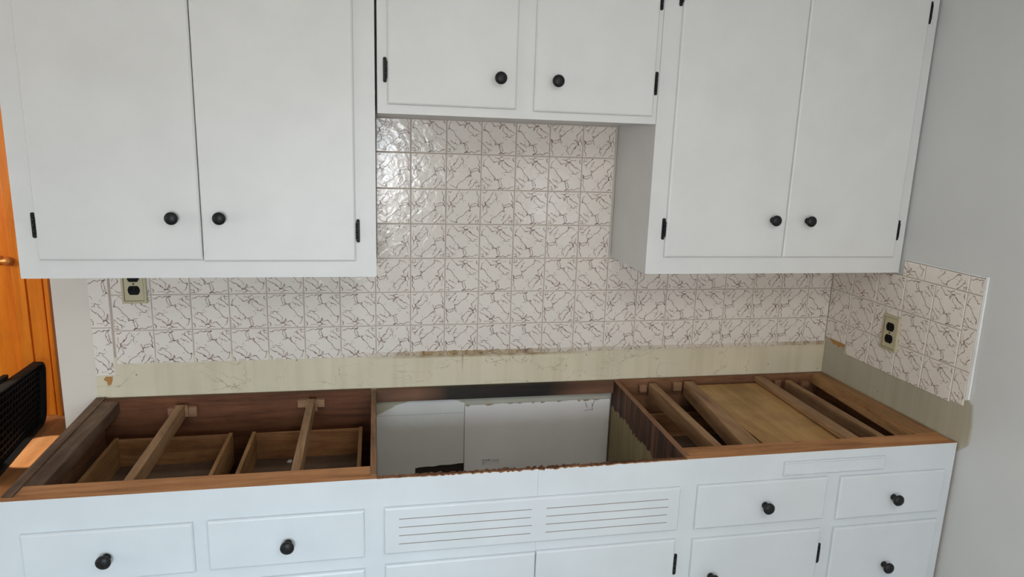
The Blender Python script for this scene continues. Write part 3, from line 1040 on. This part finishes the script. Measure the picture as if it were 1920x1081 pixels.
bracket(0.146, 0.1755, 0.838, -0.030)
bracket(0.199, 0.229, 0.836, -0.030, 1, 0.017)
bracket(0.524, 0.5555, 0.848, -0.030)
bracket(0.578, 0.606, 0.847, -0.030)
for x0, w in ((0.170, 0.036), (0.550, 0.034)):
    b = MB(); b.box(x0, x0 + w, -0.0598, -0.0525, 0.826, 0.862)
    b.build('bracket', W_BRK, bc)
bracket(1.664, 1.692, 0.846, -0.017, 1, 0.014)
bracket(1.788, 1.820, 0.850, -0.017, 0, 0.015)
bracket(2.182, 2.206, 0.846, -0.017)
bracket(2.290, 2.320, 0.838, -0.017)

# drawers
DB = [(0.001, 0.341), (0.388, 0.729), (1.604, 1.974), (2.030, 2.350)]
for i, (d, (bx0, bx1)) in enumerate(zip(DR, DB)):
    fo = panel_mesh(*d, yf).build('drawer', WHITE_SKYLIT, bc)
    kx, kz = [(0.169, 0.731), (0.559, 0.731), (1.795, 0.733), (2.195, 0.727)][i]
    knob(fo, kx, yf - PROUD, kz)
    tz, yb, yfr, th = 0.790, -0.100, -0.6240, 0.011
    hole = (d[0] + 0.012, d[1] - 0.012)
    bx0, bx1 = max(bx0, hole[0] + 0.001) if i else bx0 + 0.011, min(bx1, hole[1] - 0.001)
    if i == 0:
        bx0 = hole[0] + 0.001
    bz = 0.688
    for xa in (bx0, bx1 - th):
        b = MB(); b.box(xa, xa + th, yfr, yb, bz, tz - 0.005)
        b.build('drawer_side', W_DRAW_Y, fo, bevel=0.001)
    b = MB(); b.box(bx0 + th + 0.0003, bx1 - th - 0.0003, yb - 0.010, yb, bz, tz - 0.009)
    b.build('drawer_back', W_DRAW_X, fo, bevel=0.0008)
    b = MB(); b.box(bx0 + th + 0.0003, bx1 - th - 0.0003, yfr, yfr + 0.012, bz, tz - 0.006)
    b.build('drawer_inner_front', W_DRAW_X, fo, bevel=0.0008)
    b = MB()
    b.box(bx0 + th + 0.0003, bx1 - th - 0.0003, yfr + 0.0125, yb - 0.0105, bz + 0.006, bz + 0.010)
    b.build('drawer_bottom', W_FLOORD, fo)
for i, d in enumerate(LOW):
    fo = panel_mesh(*d, yf).build('drawer', WHITE_SKYLIT, bc)
    knob(fo, [0.169, 0.559, 2.199][i], yf - PROUD, [0.49, 0.49, 0.5145][i])
# vent panel with sawn slots
vx0, vx1, vz0, vz1 = VENT
fo = panel_mesh(*VENT, yf).build('vent_panel', WHITE_SKYLIT, bc)
SLOT = mat_plain('slot_shadow_gap', (0.24, 0.19, 0.16), 0.9, 0.1)
b = MB()
for s0, s1 in ((0.8165, 1.1465), (1.1850, 1.5130)):
    for k in range(4):
        z = 0.771 - k * 0.0222
        xa, xb_ = s0 + rg.uniform(-0.001, 0.001), s1 + rg.uniform(-0.002, 0.002)
        b.box(xa, xb_, yf - 0.0096, yf - 0.0085, z - 0.0009, z + 0.0009)
b.build('vent_slot', SLOT, fo)
# doors below
for i, d in enumerate(SINKD):
    do = panel_mesh(*d, yf).build('door', WHITE_SKYLIT, bc)
    knob(do, [1.115, 1.215][i], yf - PROUD, 0.535)
    for hz in (0.572, 0.20):
        hinge(do, d[0] if i == 0 else d[1], yf, hz - (0.03 if i == 0 else 0), -1 if i == 0 else 1)
do = panel_mesh(*DOOR3, yf).build('door', WHITE_SKYLIT, bc)
knob(do, 1.655, yf - PROUD, 0.532)
for hz in (0.565, 0.20):
    hinge(do, DOOR3[1], yf, hz, 1)
# pull-out board under the runners, white front let into the frame
bo = panel_mesh(*BDF, yf, 0.0045).build('cutting_board', WHITE_SKYLIT, bc)
b = MB(); b.box(1.8510, 2.1300, -0.5540, -0.036, 0.845, 0.853)
b.box(1.8510, 2.1300, -0.5540, -0.5420, 0.823, 0.845)
b.build('board', W_PLY, bo, bevel=0.001)
b = MB(); b.box(1.8510, 2.1300, -0.6250, -0.5545, 0.823, 0.847)
b.build('board_edge', W_PLY, bo)
# hairline where the two face frames meet
SEAM = mat_plain('seam_grey', (0.45, 0.45, 0.46), 0.8)
for za, zb in ((0.803, 0.872), (0.6515, 0.676)):
    b = MB(); b.box(1.1612, 1.1620, yf - 0.0003, yf + 0.001, za, zb)
    b.build('frame_seam', SEAM, bc)

# ------------------------------------------------------------------ wall seen through the sink opening
b = MB()
fbw = lambda s, z, d: (s, -d, z)
out = [(0.7655, 0.30), (0.892, 0.30), (0.892, 0.585), (0.905, 0.5875), (0.930, 0.589), (0.955, 0.588), (0.975, 0.5915), (1.010, 0.591), (1.040, 0.594), (1.056, 0.594), (1.056, 0.8325), (0.7655, 0.8325)]
b.prism(out, fbw, 0.0002, 0.008)
struct(b.build('trim_3', SINKWALL))
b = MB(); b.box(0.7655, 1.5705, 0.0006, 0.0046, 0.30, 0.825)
struct(b.build('trim_5', mat_plain('gap_shade', (0.03, 0.02, 0.015), 0.9)))  # dark sheet standing in for the shade in the gap below the wall patch
b = MB(); b.box(1.0565, 1.5690, -0.005, 0.0002, 0.792, 0.8330)
struct(b.build('trim_6', mat_paint('old_cream_paint', (0.43, 0.42, 0.345), 0.55, 0.3, 0.08, 6)))
rg = random.Random(5)
tp = [(1.0565, 0.8065)]
x = 1.075
while x < 1.56:
    tp.append((x, 0.8065 - 0.002 * rg.random() + 0.003 * (x - 1.06)))
    x += rg.uniform(0.015, 0.04)
tp.append((1.5660, 0.806))
b = MB()
b.prism([(1.5660, 0.30), (1.0575, 0.30)] + tp, fbw, 0.0055, 0.0150)
pn = b.build('drywall_panel', PANELM, loc=(1.31, -0.012, 0.30), bevel=0.0008)
tag(pn, 'grey-white drywall patch panel standing on the wall behind the open sink bay', 'wall panel')
TORN = mat_plain('torn_tan_paper', (0.36, 0.26, 0.16), 0.9, 0.1)
b = MB()
x = 1.058
while x < 1.56:
    w = rg.uniform(0.012, 0.035)
    h = rg.uniform(0.0015, 0.005)
    zc = 0.8055 + 0.003 * (x - 1.06)
    b = MB()
    b.prism([(x, zc + 0.001), (x + w * 0.3, zc - h), (x + w * 0.7, zc - h * 0.6), (x + w, zc + 0.001)], fbw, 0.0151, 0.0155)
    x += w * rg.uniform(1.2, 5.0)
    b.build('torn_paper', TORN, pn)
b = MB()
f2 = lambda s, z, d: (s, -d, z)
def stroke(b, pts, w, d0=0.01505, d1=0.0153):
    for (xa, za), (xb, zb) in zip(pts[:-1], pts[1:]):
        dx, dz = xb - xa, zb - za
        n = math.hypot(dx, dz)
        ox, oz = -dz / n * w, dx / n * w
        b.prism([(xa + ox, za + oz), (xb + ox, zb + oz), (xb - ox, zb - oz), (xa - ox, za - oz)], f2, d0, d1)
stroke(b, [(1.476, 0.797), (1.484, 0.779)], 0.0009)
stroke(b, [(1.476, 0.765), (1.479, 0.769), (1.503, 0.771)], 0.0006)
stroke(b, [(1.504, 0.768), (1.502, 0.780), (1.508, 0.803)], 0.0008)
stroke(b, [(1.500, 0.795), (1.503, 0.780)], 0.0006)
b.build('pencil_mark', INK, pn)
# small printed sticker, lettering too small to read
b = MB(); b.box(1.116, 1.180, -0.0154, -0.0150, 0.5855, 0.6075)
st = b.build('sticker', mat_plain('sticker_paper', (0.74, 0.72, 0.70), 0.6), pn)
b = MB()
for k, (z, ws) in enumerate(((0.604, (0.008, 0.007, 0.010)), (0.5985, (0.011, 0.007, 0.006)), (0.594, (0.008, 0.006)), (0.590, (0.009,)))):
    x = 1.119
    for w in ws:
        b.box(x, x + w, -0.01565, -0.0154, z - (0.0012 if k == 0 else 0.0005), z + (0.0012 if k == 0 else 0.0005))
        x += w + 0.0018
for z in (0.604, 0.600, 0.5965):
    b.box(1.152, 1.177, -0.01565, -0.0154, z - 0.0003, z + 0.0003)
b.build('sticker_print', INK, st)

# crumb of plaster lying in the second drawer
b = MB()
b.poly([(0.497, -0.145, 0.6985), (0.509, -0.150, 0.6985), (0.514, -0.137, 0.6985), (0.501, -0.132, 0.6985),
        (0.500, -0.144, 0.7045), (0.507, -0.146, 0.7055), (0.511, -0.139, 0.7050), (0.502, -0.135, 0.7035)],
       [(3, 2, 1, 0), (4, 5, 6, 7), (0, 1, 5, 4), (1, 2, 6, 5), (2, 3, 7, 6), (3, 0, 4, 7)])
tag(b.build('plaster_crumb', CHIP, loc=(0.505, -0.141, 0.6985), bevel=0.001), 'small white plaster crumb lying in the second drawer from the left', 'debris')

# ------------------------------------------------------------------ black tray stood on edge in the hall
cr = thing('plastic_tray', (-1.07, 1.60, 0), 'black ribbed plastic tray stood upright on the wood floor beyond the cabinet end', 'tray')
a0, a1 = Vector((-1.112, 2.02, 0.0)), Vector((-1.020, 1.22, 0.0))
c0, c1 = Vector((-1.082, 2.02, 0.375)), Vector((-0.966, 1.22, 0.447))
nn = (a1 - a0).cross(c0 - a0).normalized()
if nn.x < 0:
    nn = -nn


def facep(s, t):
    return a0.lerp(a1, s).lerp(c0.lerp(c1, s), t)


def slab(b, quad, d0, d1):
    """quad in (s,t), extruded along the face normal from d0 to d1"""
    p = [facep(s, t) for s, t in quad]
    b.hexa([tuple(v + nn * d0) for v in p] + [tuple(v + nn * d1) for v in p])




def rounded(m, rs, rt, n=6):
    out = []
    for cs, ct_, a0_ in ((1 - m - rs, 1 - m - rt, 0), (m + rs, 1 - m - rt, 90), (m + rs, m + rt, 180), (1 - m - rs, m + rt, 270)):
        for k in range(n + 1):
            a = math.radians(a0_ + 90.0 * k / n)
            out.append((cs + rs * math.cos(a), ct_ + rt * math.sin(a)))
    return out


outer, inner = rounded(0.0, 0.09, 0.20), rounded(0.035, 0.07, 0.16)
b = MB()
b.prism(rounded(0.01, 0.09, 0.20), lambda s_, t_, d: tuple(facep(s_, t_) + nn * d), -0.045, -0.036)
b.build('base', BLACKP, cr)
n = len(outer)
pts = []
for ring, d in ((outer, -0.045), (outer, -0.006), ([(o[0] * 0.75 + i[0] * 0.25, o[1] * 0.75 + i[1] * 0.25) for o, i in zip(outer, inner)], 0.0),
                ([(o[0] * 0.3 + i[0] * 0.7, o[1] * 0.3 + i[1] * 0.7) for o, i in zip(outer, inner)], 0.0), (inner, -0.006), (inner, -0.036)):
    pts += [tuple(facep(s_, t_) + nn * d) for s_, t_ in ring]
fc = [(r * n + i, r * n + (i + 1) % n, (r + 1) * n + (i + 1) % n, (r + 1) * n + i) for r in range(5) for i in range(n)]
b = MB(); b.poly(pts, fc, 0, True)
b.build('rim', BLACKP, cr)
b = MB()
for k in range(17):
    s = 0.08 + k * 0.053
    slab(b, [(s, 0.07), (s + 0.010, 0.07), (s + 0.010, 0.93), (s, 0.93)], -0.036, -0.030)
for k in range(9):
    t = 0.14 + k * 0.09
    slab(b, [(0.035, t), (0.965, t), (0.965, t + 0.018), (0.035, t + 0.018)], -0.030, -0.025)
b.build('ribs', BLACKP, cr)
b = MB()
slab(b, [(0.56, 0.985), (0.70, 0.985), (0.70, 1.05), (0.56, 1.05)], -0.070, -0.046)
slab(b, [(0.56, 0.80), (0.70, 0.80), (0.70, 0.985), (0.56, 0.985)], -0.060, -0.0455)
b.build('grip', BLACKP, cr, bevel=0.003)
for o in bpy.data.objects:
    if '_o' in o:
        del o['_o']
